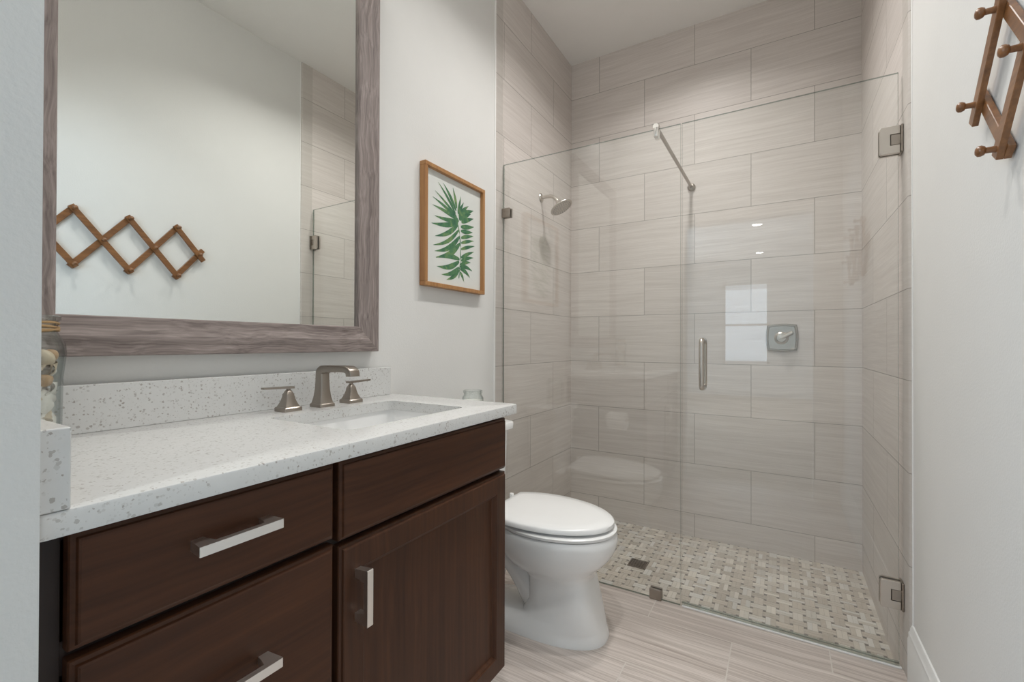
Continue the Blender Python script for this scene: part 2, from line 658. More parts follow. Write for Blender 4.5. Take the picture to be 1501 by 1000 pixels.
# ------------------------------------------------------------------ room behind the camera (seen only in reflections)
RX0, RX1, RY, RH = -1.6, 3.0, -9.6, 2.75
CARPET = plain('beige_carpet', (0.36, 0.32, 0.27), 0.95, var=0.1, scale=200)
slab('floor_bedroom', (RX0, RY, -0.12), (RX1, YO, 0.0), CARPET)
slab('ceiling_bedroom', (RX0, RY, RH), (RX1, YO, RH + 0.1), CEIL)
slab('wall_bedroom_left', (RX0 - 0.1, RY, 0), (RX0, YO, RH), WALL)
slab('wall_bedroom_right', (RX1, RY, 0), (RX1 + 0.1, YO, RH), WALL)
bm = B()
box(bm, (RX0, YO, 0), (-0.15, YO + 0.1, RH))
box(bm, (1.75, YO, 0), (RX1, YO + 0.1, RH))
struct('wall_bedroom_front', bm, WALL)
bm = B()
WX0, WX1, WZ0, WZ1 = 0.16, 1.04, 0.68, 2.40
box(bm, (RX0, RY - 0.1, 0), (WX0, RY, RH))
box(bm, (WX1, RY - 0.1, 0), (RX1, RY, RH))
box(bm, (WX0, RY - 0.1, 0), (WX1, RY, WZ0))
box(bm, (WX0, RY - 0.1, WZ1), (WX1, RY, RH))
struct('wall_bedroom_back', bm, WALL)
bm = B()
for a, b in (((WX0, WZ0), (WX0 + .05, WZ1)), ((WX1 - .05, WZ0), (WX1, WZ1)), ((WX0, WZ0), (WX1, WZ0 + .05)), ((WX0, WZ1 - .05), (WX1, WZ1)), ((WX0, 1.48), (WX1, 1.52))):
    box(bm, (a[0], RY - 0.07, a[1]), (b[0], RY - 0.03, b[1]))
wf = struct('window_1', bm, TRIM)
bm = B()
box(bm, (WX0 + .04, RY - 0.055, WZ0 + .04), (WX1 - .04, RY - 0.05, WZ1 - .04))
obj('pane', bm, GLASS, wf)


def recessed_light(label, x, y, z, power, col, group=None, strength=6, beam=100):
    t = thing('recessed_light', label, 'ceiling light', (x, y, z), group)
    bm = B()
    lathe(bm, [(0.060, -0.001), (0.064, -0.006), (0.085, -0.004), (0.088, 0.0)], (x, y, z), seg=40)
    obj('trim_ring', bm, TRIM, t, 40)
    bm = B()
    lathe(bm, [(0.0005, -0.0025), (0.062, -0.0025)], (x, y, z), seg=40)
    obj('lens', bm, emit('lamp_lens', col, strength), t)
    if power:
        area('lamp', (x, y, z - 0.012), (0, 0, 0), 0.12, 0.12, power, col, 'DISK', t, math.radians(beam))
    return t


WARM = (1.0, 0.985, 0.96)
recessed_light('round recessed ceiling downlight beside the toilet, glowing at the top of the mirror', 0.84, -1.34, HC, CAN_POWER['vanity'], WARM, strength=5, beam=128)
recessed_light('added round recessed fill downlight nearest the bathroom doorway, out of view', 0.86, -2.25, HC, CAN_POWER['door'], WARM, strength=5, beam=95)  # added lamp, brightens the lower room near the doorway
recessed_light('added round recessed fill downlight inside the tiled shower, out of view', 0.80, -0.75, HC, CAN_POWER['shower'], WARM, strength=5, beam=135)  # added lamp, lifts the shower tiles and mosaic
recessed_light('recessed ceiling downlight of the room behind, nearer the doorway, mirrored in the shower door', 0.955, -6.0, RH, 22, WARM, strength=20)
recessed_light('recessed ceiling downlight of the room behind, nearer the window, mirrored in the shower door', 0.91, -8.2, RH, 22, WARM, strength=20)

# fill light added high on the mirror wall, out of view
VZ = 2.86
vl = thing('added_wall_light', 'added unseen three-bulb fill light on the wall above the mirror', 'added wall light', (0.0, -2.20, VZ))
bm = B()
box(bm, (-0.004, -2.42, VZ - .03), (0.022, -1.98, VZ + .03), 0.004)
obj('back_plate', bm, NICKEL, vl, 30)
for y in (-2.36, -2.20, -2.04):
    bm = B()
    tube(bm, smooth_path([(0.02, y, VZ), (0.07, y, VZ + .01), (0.11, y, VZ), (0.115, y, VZ - .03)], 5), 0.008, 12)
    arm = obj('arm', bm, NICKEL, vl, 40)
    bm = B()
    lathe(bm, [(0.0005, VZ - .11), (0.020, VZ - .104), (0.030, VZ - .082), (0.026, VZ - .058), (0.014, VZ - .040), (0.013, VZ - .03)], (0.115, y, 0), seg=20)
    obj('bulb', bm, emit('fill_bulb_glow', WARM, 6), arm, 40)
    l = bpy.data.lights.new('fill_bulb_light', 'POINT')
    l.energy = CAN_POWER['wall_fill']
    l.color = WARM
    l.shadow_soft_size = 0.035
    o = bpy.data.objects.new('fill_bulb_light', l)
    COL.objects.link(o)
    o.parent = vl
    o.location = Vector((0.165, y, VZ - .08)) - vl.location

# ------------------------------------------------------------------ vanity cabinet
CX = 0.505          # front of carcass
FX = 0.530          # face of drawer fronts and door
VY0, VY1 = -2.716, -1.7125
CT, CB = 0.904, 0.875
van = thing('vanity_cabinet', 'dark espresso wooden vanity with drawers and a door under the speckled white counter', 'vanity', (0.25, -2.21, 0))
bm = B()
box(bm, (0.0, VY0, 0.10), (CX, VY0 + 0.018, CB))
box(bm, (0.0, VY1 - 0.018, 0.10), (CX, VY1, CB))
box(bm, (0.0, VY0, 0.10), (CX, VY1, 0.118))
box(bm, (0.0, VY0, 0.10), (0.008, VY1, CB))
# face frame
fy = [(VY0, VY0 + 0.032), (-2.335, -2.292), (VY1 - 0.03, VY1)]
for a, b in fy:
    box(bm, (CX - 0.02, a, 0.10), (CX + 0.0005, b, CB), 0.0008, 1)
for z0, z1 in ((0.10, 0.14), (0.40, 0.43), (0.695, 0.735), (0.855, CB)):
    box(bm, (CX - 0.019, VY0, z0), (CX, VY1, z1))
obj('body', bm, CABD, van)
bm = B()
box(bm, (0.02, VY0, 0.0), (0.43, VY1 - 0.003, 0.10))
obj('toe_kick', bm, CABV, van)


def front_panel(bm, y0, y1, z0, z1):
    """solid slab front with a small stepped, eased edge"""
    x0, x1 = CX + 0.001, FX
    rings = []
    for ins, x in ((0.0, x0), (0.0, x1 - 0.009), (0.0015, x1 - 0.0065), (0.006, x1 - 0.005), (0.0075, x1 - 0.001), (0.010, x1)):
        rings.append([(x, y0 + ins, z0 + ins), (x, y1 - ins, z0 + ins), (x, y1 - ins, z1 - ins), (x, y0 + ins, z1 - ins)])
    loft(bm, rings)


def bar_pull(y, z, length, vertical, parent, label=None):
    """square bar pull with wedge-shaped ends"""
    bm = B()
    t = 0.0070
    L = length / 2
    x0, x1 = FX, FX + 0.035
    # outline in the (along, out) plane, extruded over the bar height
    poly = [(-L, x0), (-L - 0.004, x1 - 0.001), (-L - 0.003, x1), (L + 0.003, x1), (L + 0.004, x1 - 0.001), (L, x0),
            (L - 0.016, x0), (L - 0.017, x0 + 0.010), (L - 0.021, x1 - 0.010), (-L + 0.021, x1 - 0.010), (-L + 0.017, x0 + 0.010), (-L + 0.016, x0)]
    rings = []
    for h, k in ((-t, 0.0), (-t + 0.0006, 0.0006), (t - 0.0006, 0.0006), (t, 0.0)):
        r = []
        for a, o in poly:
            r.append((o, y + h, z + a) if vertical else (o, y + a, z + h))
        rings.append(r)
    loft(bm, rings)
    o = obj('handle', bm, SATIN, parent)
    return o


for (z0, z1, hz) in ((0.727, 0.866, 0.806), (0.425, 0.716, 0.588), (0.135, 0.414, 0.285)):
    bm = B()
    front_panel(bm, -2.682, -2.319, z0, z1)
    d = obj('drawer', bm, CAB, van)
    bar_pull(-2.502, hz, 0.112, False, d)
bm = B()
front_panel(bm, -2.307, -1.712, 0.716, 0.866)
obj('false_front', bm, CAB, van)
# shaker door
bm = B()
y0, y1, z0, z1 = -2.307, -1.712, 0.121, 0.706
x0, x1 = CX + 0.001, FX
rings = []
for ins, x in ((0.0, x0), (0.0, x1 - 0.009), (0.0015, x1 - 0.0065), (0.006, x1 - 0.005), (0.0075, x1 - 0.001), (0.010, x1),
               (0.0545, x1), (0.056, x1 - 0.002), (0.059, x1 - 0.0035), (0.063, x1 - 0.010), (0.066, x1 - 0.0115)):
    rings.append([(x, y0 + ins, z0 + ins), (x, y1 - ins, z0 + ins), (x, y1 - ins, z1 - ins), (x, y0 + ins, z1 - ins)])
loft(bm, rings)
door = obj('door', bm, CABV, van)
bar_pull(-2.267, 0.603, 0.100, True, door)

# ------------------------------------------------------------------ countertop with sink cut-out, backsplash, side splash
SY0, SY1, SX0, SX1 = -2.222, -1.812, 0.150, 0.448
CY0, CY1, CXF = YF + 0.001, -1.664, 0.552


def rrect(x0, x1, y0, y1, r, n=6):
    pts = []
    for cx, cy, a0 in ((x1 - r, y1 - r, 0), (x0 + r, y1 - r, 90), (x0 + r, y0 + r, 180), (x1 - r, y0 + r, 270)):
        for k in range(n + 1):
            a = math.radians(a0 + 90 * k / n)
            pts.append((cx + r * math.cos(a), cy + r * math.sin(a)))
    return pts


top = thing('countertop', 'speckled white quartz countertop lying on the dark vanity cabinet', 'countertop', (0.27, -2.19, CB))
bm = B()


def taper(pts):
    # the front edge is not quite parallel to the wall
    return [(x - (0.018 * (y - CY0) / (CY1 - CY0) if x > 0.5 else 0.0), y) for x, y in pts]


CXF = 0.557
outer = taper(rrect(0.0, CXF, CY0, CY1, 0.008))
inner = rrect(SX0, SX1, SY0, SY1, 0.022)
e = 0.004
o1 = taper(rrect(e, CXF - e, CY0 + e, CY1 - e, 0.006))
rings = [[(x, y, CB) for x, y in inner], [(x, y, CB) for x, y in outer], [(x, y, CT - e) for x, y in outer],
         [(x, y, CT - e * 0.3) for x, y in taper(rrect(e * .3, CXF - e * .3, CY0 + e * .3, CY1 - e * .3, 0.0075))],
         [(x, y, CT) for x, y in o1], [(x, y, CT) for x, y in inner], [(x, y, CB) for x, y in inner]]
loft(bm, rings, False, False)
bmesh.ops.remove_doubles(bm, verts=bm.verts, dist=1e-6)
obj('slab', bm, QUARTZ, top, 35)
bm = B()
box(bm, (0.0, CY0 + 0.028, CT), (0.020, -1.686, 1.003), 0.0015, 2)
obj('backsplash', bm, QUARTZ, top)
bm = B()
box(bm, (0.0, CY0, CT), (0.557, CY0 + 0.028, 0.995), 0.0015, 2)
obj('side_splash', bm, QUARTZ, top)

# undermount basin
bm = B()
rings = []
for ins, z, r in ((-0.020, CB - 0.001, 0.03), (-0.020, CB - 0.012, 0.03), (-0.012, CB - 0.075, 0.035), (0.012, CB - 0.125, 0.04)):
    rings.append([(x, y, z) for x, y in rrect(SX0 + ins, SX1 - ins, SY0 + ins, SY1 - ins, r)])
rings.append([(x, y, CB - 0.135) for x, y in rrect(SX0 + .06, SX1 - .06, SY0 + .06, SY1 - .06, 0.04)])
rin = []
for ins, z, r in ((-0.004, CB - 0.001, 0.024), (-0.004, CB - 0.012, 0.024), (0.003, CB - 0.080, 0.03), (0.012, CB - 0.108, 0.035), (0.03, CB - 0.122, 0.04), (0.12, CB - 0.126, 0.02)):
    rin.append([(x, y, z) for x, y in rrect(SX0 + ins, SX1 - ins, SY0 + ins, SY1 - ins, r)])
rings = list(reversed(rings)) + rin
loft(bm, rings)
sink = obj('sink_basin', bm, PORC, None, 40)
tag(sink, 'rectangular white porcelain basin set under the cut-out in the quartz counter', 'sink')
bm = B()
lathe(bm, [(0.0005, 0.003), (0.018, 0.003), (0.024, 0.0)], ((SX0 + SX1) / 2, (SY0 + SY1) / 2, CB - 0.126), seg=28)
obj('drain', bm, NICKEL, sink, 40)

# ------------------------------------------------------------------ widespread faucet
fau = thing('faucet', 'brushed nickel widespread faucet standing behind the sink', 'faucet', (0.083, -2.015, CT))


def sq(cx, cy, z, hx, hy, ch=0.004):
    return [(x, y, z) for x, y in rrect(cx - hx, cx + hx, cy - hy, cy + hy, min(ch, hx * .6, hy * .6), 3)]


bm = B()
cx, cy = 0.082, -2.017
prof = [(0.0, 0.0255), (0.0075, 0.0255), (0.010, 0.0240), (0.0105, 0.0225), (0.013, 0.0217), (0.03, 0.0182), (0.05, 0.0160), (0.075, 0.0147), (0.096, 0.0145)]
rings = [sq(cx, cy, CT + z, h, h) for z, h in prof]
# bend into the level spout: sections rotate about y
path = []
for k in range(1, 7):
    a = k / 6 * PI / 2
    path.append((cx + 0.022 - 0.022 * math.cos(a), CT + 0.096 + 0.014 * math.sin(a), a, 0.0145 - 0.004 * k / 6, 0.0145 + 0.001 * k / 6))
path += [(cx + 0.05, CT + 0.1115, PI / 2, 0.0098, 0.0158), (cx + 0.085, CT + 0.1125, PI / 2 + 0.03, 0.0092, 0.0165), (cx + 0.105, CT + 0.1125, PI / 2 + 0.1, 0.0092, 0.017)]
for k in range(1, 6):
    a = k / 5 * PI / 2 * 0.97
    path.append((cx + 0.108 + 0.022 * math.sin(a), CT + 0.1125 - 0.012 * (1 - math.cos(a)), PI / 2 + a, 0.0092 + .0015 * k / 5, 0.017))
path.append((cx + 0.1310, CT + 0.0925, PI * 0.99, 0.0105, 0.0168))
for px, pz, a, hx, hy in path:
    ring = []
    for x, y in rrect(-hx, hx, -hy, hy, 0.003, 3):
        # section x axis: perpendicular to travel in the xz plane
        ring.append((px + x * math.cos(a), cy + y, pz - x * math.sin(a)))
    rings.append(ring)
loft(bm, rings)
obj('spout', bm, NICKEL_W, fau, 40)


def tap_handle(cy, sgn):
    bm = B()
    cx = 0.080
    prof = [(0.0, 0.0255), (0.009, 0.0255), (0.0115, 0.0235), (0.012, 0.0215), (0.0135, 0.0210), (0.020, 0.0178), (0.028, 0.0148), (0.038, 0.0122), (0.046, 0.0110), (0.0475, 0.0105), (0.056, 0.0062), (0.058, 0.0045), (0.0605, 0.0045)]
    loft(bm, [sq(cx, cy, CT + z, h, h, 0.003) for z, h in prof])
    h = obj('handle', bm, NICKEL_W, fau, 30)
    bm = B()
    z = CT + 0.0605
    L = 0.072
    r0 = [(cx - 0.009, cy - sgn * 0.013, z), (cx + 0.009, cy - sgn * 0.013, z), (cx + 0.009, cy - sgn * 0.013, z + 0.006), (cx - 0.009, cy - sgn * 0.013, z + 0.006)]
    r1 = [(cx - 0.0075, cy + sgn * L, z + 0.003), (cx + 0.0075, cy + sgn * L, z + 0.003), (cx + 0.0075, cy + sgn * L, z + 0.008), (cx - 0.0075, cy + sgn * L, z + 0.008)]
    loft(bm, [r0, r1])
    obj('lever', bm, NICKEL_W, h)


tap_handle(-2.122, -1)
tap_handle(-1.912, 1)

# ------------------------------------------------------------------ framed mirror
MY0, MY1, MZ0, MZ1 = -2.655, -1.7545, 1.061, 2.385
mir = thing('wall_mirror', 'large mirror in a grey-brown oak frame on the wall above the vanity', 'mirror', (0.0, (MY0 + MY1) / 2, MZ0))
fw = 0.084
# frame profile: inset across the width, depth from the wall
fp = [(0.0, -0.004), (0.0, 0.0300), (0.002, 0.0322), (0.020, 0.0325), (0.022, 0.0318), (0.0235, 0.0322), (0.042, 0.0318), (0.0435, 0.0310), (0.072, 0.0290), (0.082, 0.0270), (0.084, 0.0245), (0.084, 0.010)]
for side in range(4):
    bm = B()
    c = [(MY0, MZ0), (MY1, MZ0), (MY1, MZ1), (MY0, MZ1)]
    inn = [(1, 1), (-1, 1), (-1, -1), (1, -1)]
    a, b = side, (side + 1) % 4
    V = []
    for k in (a, b):
        V.append([(x, c[k][0] + inn[k][0] * ins, c[k][1] + inn[k][1] * ins) for ins, x in fp])
    loft(bm, V, True, True)
    obj(('frame_rail', 'frame_stile')[side % 2], bm, (FRAME_H, FRAME_V)[side % 2], mir, 25)
bm = B()
box(bm, (0.004, MY0 + 0.070, MZ0 + 0.070), (0.0145, MY1 - 0.070, MZ1 - 0.070))
obj('mirror_glass', bm, MIRROR, mir)

# ------------------------------------------------------------------ framed palm print
PY0, PY1, PZ0, PZ1 = -1.5125, -1.0915, 1.3215, 1.820
art = thing('framed_print', 'palm leaf print in a narrow honey-coloured wooden frame on the wall', 'picture', (0.0, (PY0 + PY1) / 2, PZ0))
bm = B()
fw, fd = 0.017, 0.027
x0 = -0.004
for a, b in (((PY0, PZ0), (PY1, PZ0 + fw)), ((PY0, PZ1 - fw), (PY1, PZ1)), ((PY0, PZ0 + fw), (PY0 + fw, PZ1 - fw)), ((PY1 - fw, PZ0 + fw), (PY1, PZ1 - fw))):
    box(bm, (x0, a[0], a[1]), (fd, b[0], b[1]), 0.0015, 1)
obj('frame', bm, PINE, art)
bm = B()
box(bm, (x0, PY0 + fw - .002, PZ0 + fw - .002), (0.010, PY1 - fw + .002, PZ1 - fw + .002))
prt = obj('print', bm, ARTP, art)


def leaf_print():
    m = Mat('watercolour_green')
    v = m.coords()
    n = m.noise(v, 22, 4, 0.6, 0.6)
    m.base(m.ramp(n, [(0.30, (0.030, 0.115, 0.070)), (0.50, (0.075, 0.205, 0.095)), (0.66, (0.20, 0.31, 0.115)), (0.8, (0.36, 0.42, 0.22))]))
    m.set(Roughness=0.75)
    bm = B()
    cy = (PY0 + PY1) / 2
    H = PZ1 - PZ0
    Wd = PY1 - PY0
    zc = PZ0

    def P(u, v):      # u across 0..1, v up 0..1
        return (PY0 + u * Wd, PZ0 + v * H)
    layer = [0]

    def blade(base, tip, wid, bend):
        layer[0] += 1
        x = 0.0103 + 0.000012 * layer[0]
        b, t = Vector(base), Vector(tip)
        d = t - b
        nrm = Vector((-d.y, d.x)).normalized()
        n_ = 10
        left, right = [], []
        for k in range(n_ + 1):
            s = k / n_
            c = b + d * s + nrm * bend * math.sin(PI * s)
            wv = wid * (math.sin(PI * min(1, 0.06 + 0.94 * s) ** 0.75)) + 0.0006
            left.append(c + nrm * wv)
            right.append(c - nrm * wv)
        for k in range(n_):
            q = [left[k], left[k + 1], right[k + 1], right[k]]
            bm.faces.new([bm.verts.new((x, p.x, p.y)) for p in q])
    def Q(x, y):      # a spot on the paper, both in 0..1 from the lower left
        return P(0.04 + 0.92 * x, 0.034 + 0.932 * y)
    stem = [(0.575, 0.085), (0.587, 0.145), (0.604, 0.26), (0.604, 0.39), (0.587, 0.515), (0.553, 0.605), (0.537, 0.65)]
    for a, b in zip(stem[:-1], stem[1:]):
        blade(Q(*a), Q(*b), 0.0026, 0.0)
    blades = [  # base, tip, half width, bend
        ((.57, .635), (.117, .69), .0085, -.006), ((.553, .645), (.117, .762), .0075, -.005), ((.53, .665), (.158, .824), .0060, -.004), ((.51, .69), (.208, .912), .0068, -.006),
        ((.52, .72), (.292, .925), .0085, -.006), ((.53, .745), (.46, .925), .0080, -.003), ((.57, .63), (.151, .60), .0090, .006), ((.553, .605), (.10, .525), .0105, .008),
        ((.553, .59), (.158, .42), .0110, .014), ((.57, .545), (.128, .335), .0090, .020), ((.587, .485), (.151, .285), .0120, .022), ((.594, .42), (.175, .235), .0130, .020),
        ((.587, .27), (.175, .23), .0110, -.012), ((.58, .245), (.191, .155), .0120, .016), ((.58, .19), (.268, .09), .0100, .014), ((.58, .165), (.352, .05), .0095, .010),
        ((.553, .715), (.604, .875), .0068, -.002), ((.553, .70), (.66, .83), .0078, -.002), ((.57, .69), (.755, .815), .0095, .002), ((.57, .675), (.856, .79), .0135, .004),
        ((.575, .65), (.80, .745), .0130, .002), ((.62, .63), (.856, .71), .0105, .002), ((.61, .585), (.866, .63), .0105, -.002), ((.61, .545), (.84, .57), .0095, -.002), ((.615, .48), (.856, .535), .0085, .002),
        ((.615, .43), (.866, .49), .0075, .002), ((.615, .37), (.88, .44), .0075, .002), ((.615, .29), (.866, .38), .0080, .002), ((.615, .26), (.856, .32), .0085, .004), ((.604, .22), (.80, .265), .0085, .005),
        ((.604, .20), (.832, .185), .0085, .008), ((.604, .18), (.788, .115), .0085, .008), ((.594, .15), (.67, .065), .0070, .004)]
    for b, t_, wd, bd in blades:
        blade(Q(*b), Q(*t_), wd * 0.98, bd * 0.85)
    return obj('palm_leaf', bm, m.m, prt)


leaf_print()

# ------------------------------------------------------------------ toilet
TY = -1.262
toi = thing('toilet', 'white two-piece toilet with closed lid standing between vanity and shower glass', 'toilet', (0.40, TY, 0))


def egg(z, xb, xf, b, n=48, pw=1.0, xmin=None, xc=None, yc=None):
    """egg outline: back at xb, front at xf, half width b"""
    xc = xb + (xf - xb) * 0.47 if xc is None else xc
    out = []
    for k in range(n):
        a = 2 * PI * k / n
        c, s = math.cos(a), math.sin(a)
        c = math.copysign(abs(c) ** pw, c)
        s = math.copysign(abs(s) ** pw, s)
        x = xc + (xf - xc if c > 0 else xc - xb) * c
        if xmin is not None:
            x = max(x, xmin)
        out.append((x, (TY if yc is None else yc) + b * s, z))
    return out


bm = B()
lv = [(0.000, .12, .690, .138, .80), (0.012, .12, .690, .138, .80), (0.026, .13, .684, .132, .80), (0.045, .26, .677, .124, .76), (0.068, .365, .668, .114, .62),
      (0.12, .392, .653, .108, .56), (0.17, .394, .641, .106, .56), (0.208, .390, .632, .108, .58), (0.226, .36, .632, .116, .68), (0.246, .31, .645, .138, .80),
      (0.275, .27, .677, .158, .86), (0.30, .25, .700, .170, .90), (0.33, .235, .716, .178, .94), (0.36, .23, .722, .182, .95), (0.380, .23, .718, .181, .95), (0.388, .235, .711, .176, .95)]
loft(bm, [egg(z, xb, xf, b, pw=pw) for z, xb, xf, b, pw in lv])
bowl = obj('bowl', bm, PORC, toi, 50)
bm = B()
pth = smooth_path([(0.42, TY, 0.11), (0.36, TY, 0.19), (0.29, TY, 0.245), (0.21, TY, 0.22), (0.17, TY, 0.13), (0.165, TY, 0.02)], 6)
tube(bm, pth, [0.085 - 0.018 * i / (len(pth) - 1) for i in range(len(pth))], 20)
box(bm, (0.045, TY - 0.105, 0.27), (0.32, TY + 0.105, 0.386), 0.02, 3)
obj('trapway', bm, PORC, toi, 50)
bm = B()
loft(bm, [egg(0.3905, .235, .712, .176, xmin=.26), egg(0.3925, .232, .718, .182, xmin=.255), egg(0.402, .232, .720, .184, xmin=.255), egg(0.4065, .235, .714, .178, xmin=.258)])
obj('seat', bm, SEATW, toi, 40)
bm = B()
z = 0.4150
loft(bm, [egg(z, .17, .702, .174, xmin=.248), egg(z + .002, .165, .711, .183, xmin=.245), egg(z + .015, .165, .710, .182, xmin=.245), egg(z + .0205, .175, .702, .175, xmin=.25),
          egg(z + .0235, .22, .66, .14, xmin=.27), egg(z + .0245, .32, .56, .07, xmin=.3)])
lid = obj('lid', bm, SEATW, toi, 50)
for dy in (-0.075, 0.078):
    bm = B()
    lathe(bm, [(0.0095, 0.386), (0.0095, 0.436), (0.008, 0.440), (0.0005, 0.4405)], (0.234, TY + dy, 0), seg=16)
    box(bm, (0.228, TY + dy - 0.016, 0.400), (0.256, TY + dy + 0.016, 0.416), 0.004)
    obj('hinge', bm, SEATW, toi, 40)
bm = B()
loft(bm, [egg_ for egg_ in [[(x, y, z) for x, y in rrect(.010, xf, TY - hw, TY + hw, .045)] for z, xf, hw in ((0.386, .172, .130), (0.40, .176, .137), (0.55, .182, .145), (0.705, .188, .151))]])
obj('tank', bm, PORC, toi, 50)
bm = B()
loft(bm, [[(x, y, z) for x, y in rrect(.006, xf, TY - hw, TY + hw, .04)] for z, xf, hw in ((0.705, .194, .162), (0.709, .202, .170), (0.732, .204, .172), (0.739, .200, .168), (0.7405, .188, .155))])
obj('tank_lid', bm, PORC, toi, 50)
bm = B()
tube(bm, [(0.189, TY - 0.115, 0.655), (0.207, TY - 0.115, 0.655)], 0.011)
tube(bm, [(0.203, TY - 0.115, 0.655), (0.208, TY - 0.075, 0.650), (0.209, TY - 0.045, 0.645)], [0.007, 0.0055, 0.005])
obj('flush_lever', bm, CHROME, toi, 40)

# small glass jar on the tank lid
jc = (0.105, -1.296)
jar = thing('candle_jar', 'small clear glass jar standing on the toilet tank behind the counter', 'jar', (jc[0], jc[1], 0.7405))
bm = B()
z = 0.7405
prof = [(0.0005, z), (0.040, z), (0.045, z + .006), (0.046, z + .10), (0.0455, z + .118), (0.0385, z + .130), (0.038, z + .136), (0.041, z + .141), (0.041, z + .148), (0.038, z + .1495),
        (0.0355, z + .147), (0.035, z + .130), (0.042, z + .118), (0.042, z + .010), (0.0005, z + .008)]
lathe(bm, prof, (jc[0], jc[1], 0), seg=36)
obj('glass', bm, JARGLASS, jar, 40)
bm = B()
lathe(bm, [(0.0005, z + .0085), (0.0415, z + .0105), (0.0415, z + .108), (0.0005, z + .108)], (jc[0], jc[1], 0), seg=32)
obj('wax', bm, plain('cream_wax', (0.70, 0.685, 0.64), 0.6), jar, 40)

# toilet paper on the vanity side (seen mirrored in the glass)
hold = thing('toilet_paper_holder', 'toilet paper holder fixed to the end of the vanity cabinet, mirrored in the shower glass', 'holder', (0.30, VY1, 0.62))
bm = B()
lathe(bm, [(0.0005, .014), (0.022, .014), (0.024, .010), (0.024, 0.0)], (0.290, VY1, 0.62), 'y', 24)
tube(bm, [(0.290, VY1, 0.62), (0.290, VY1 + 0.060, 0.62)], 0.008)
tube(bm, [(0.284, VY1 + 0.060, 0.62), (0.432, VY1 + 0.060, 0.62)], 0.008)
obj('arm', bm, NICKEL, hold, 40)
roll = thing('toilet_paper_roll', 'white roll of toilet paper hanging on its holder, mirrored in the shower glass', 'toilet paper', (0.366, VY1 + 0.06, 0.612))
bm = B()
lathe(bm, [(0.019, -.055), (0.052, -.055), (0.0525, -.053), (0.0525, .053), (0.052, .055), (0.019, .055), (0.019, -.055)], (0.366, VY1 + 0.060, 0.612), 'x', 40)
obj('paper', bm, PAPER, roll, 40)

# ------------------------------------------------------------------ shower glass
GY = -0.886
GT = 2.014
t2 = 0.005
gp = thing('glass_panel', 'fixed clear glass shower panel left of the door', 'shower screen', (0.44, GY, 0))


def pane(name, x0, x1, z0, z1, parent):
    bm = B()
    box(bm, (x0, GY - t2, z0), (x1, GY + t2, z1))
    bmesh.ops.recalc_face_normals(bm, faces=bm.faces)
    for f in bm.faces:
        f.material_index = 0 if abs(f.normal.y) > 0.9 else 1
    return obj(name, bm, [GLASS, GLASS_EDGE], parent)


pane('pane', 0.004, 0.8765, 0.002, GT, gp)


def clip(bm, a, b):
    box(bm, a, b, 0.003, 2)


bm = B()
clip(bm, (0.0005, GY - 0.016, 1.738), (0.048, GY - t2, 1.786))
clip(bm, (0.0005, GY + t2, 1.738), (0.048, GY + 0.016, 1.786))
obj('wall_clip', bm, NICKEL_W, gp)
bm = B()
clip(bm, (0.752, GY - 0.016, 0.0005), (0.802, GY - t2, 0.045))
clip(bm, (0.752, GY + t2, 0.0005), (0.802, GY + 0.016, 0.045))
obj('floor_clip', bm, NICKEL_W, gp)

gd = thing('shower_door', 'hinged clear glass shower door with an upright pull handle', 'shower door', (1.23, GY, 0))
pane('pane', 0.8825, 1.580, 0.014, GT, gd)
# pull handle both sides
bm = B()
for s in (-1, 1):
    yy = GY + s * 0.045
    pts = []
    for zc, sg in ((1.098, 1), (0.921, -1)):
        pass
    zt, zb, rr = 1.106, 0.912, 0.016
    arc = [(0.964, GY + s * t2, zt)]
    for k in range(0, 7):
        a = k / 6 * PI / 2
        arc.append((0.964, yy - s * rr + s * rr * math.sin(a), zt - rr + rr * math.cos(a)))
    for k in range(0, 7):
        a = k / 6 * PI / 2
        arc.append((0.964, yy - s * rr + s * rr * math.cos(a), zb + rr - rr * math.sin(a)))
    arc.append((0.964, GY + s * t2, zb))
    tube(bm, arc, 0.0095, 16)
    for zz in (zt, zb):
        lathe(bm, [(0.0125, min(0, s * .004)), (0.0125, max(0, s * .004))], (0.964, GY + s * t2, zz), 'y', 20, True, True)
obj('pull_handle', bm, NICKEL, gd, 40)


def hinge(zc):
    h = 0.0465
    x0 = 1.528
    p = None
    for s in (-1, 1):
        bm = B()
        ya, yb = GY + s * t2, GY + s * (t2 + 0.012)
        # C-shaped plate on the glass
        pts = [(x0 + .006, -h), (1.583, -h), (1.583, -h + .027), (1.556, -h + .027), (1.556, h - .027), (1.583, h - .027), (1.583, h), (x0 + .006, h), (x0 + .002, h - .002), (x0, h - .006), (x0, -h + .006), (x0 + .002, -h + .002)]
        ins = 0.0012
        loft(bm, [[(x, ya, zc + z) for x, z in pts], [(x, yb - s * ins, zc + z) for x, z in pts],
                  [(x + (ins if x < 1.55 else (-ins if x > 1.57 else 0)), yb, zc + z * (1 - ins / h)) for x, z in pts]])
        q_ = obj('hinge' if p is None else 'back_plate', bm, NICKEL, gd if p is None else p)
        p = p or q_
    bm = B()
    box(bm, (1.558, GY - 0.017, zc - 0.018), (W - 0.006, GY + 0.017, zc + 0.018), 0.0015, 1)
    box(bm, (W - 0.007, GY - 0.026, zc - h), (W - 0.0005, GY + 0.026, zc + h), 0.002, 1)
    lathe(bm, [(0.006, -h + .004), (0.006, h - .004)], (1.577, GY, zc), 'z', 12, True, True)
    obj('wall_plate', bm, NICKEL_W, p)


hinge(1.7835)
hinge(0.2465)
bm = B()
box(bm, (0.884, GY - 0.0065, 0.007), (1.580, GY + 0.0065, 0.018))
obj('door_sweep', bm, clear_glass('clear_vinyl', (0.85, 0.88, 0.86), 0.10, 0.1), gd)

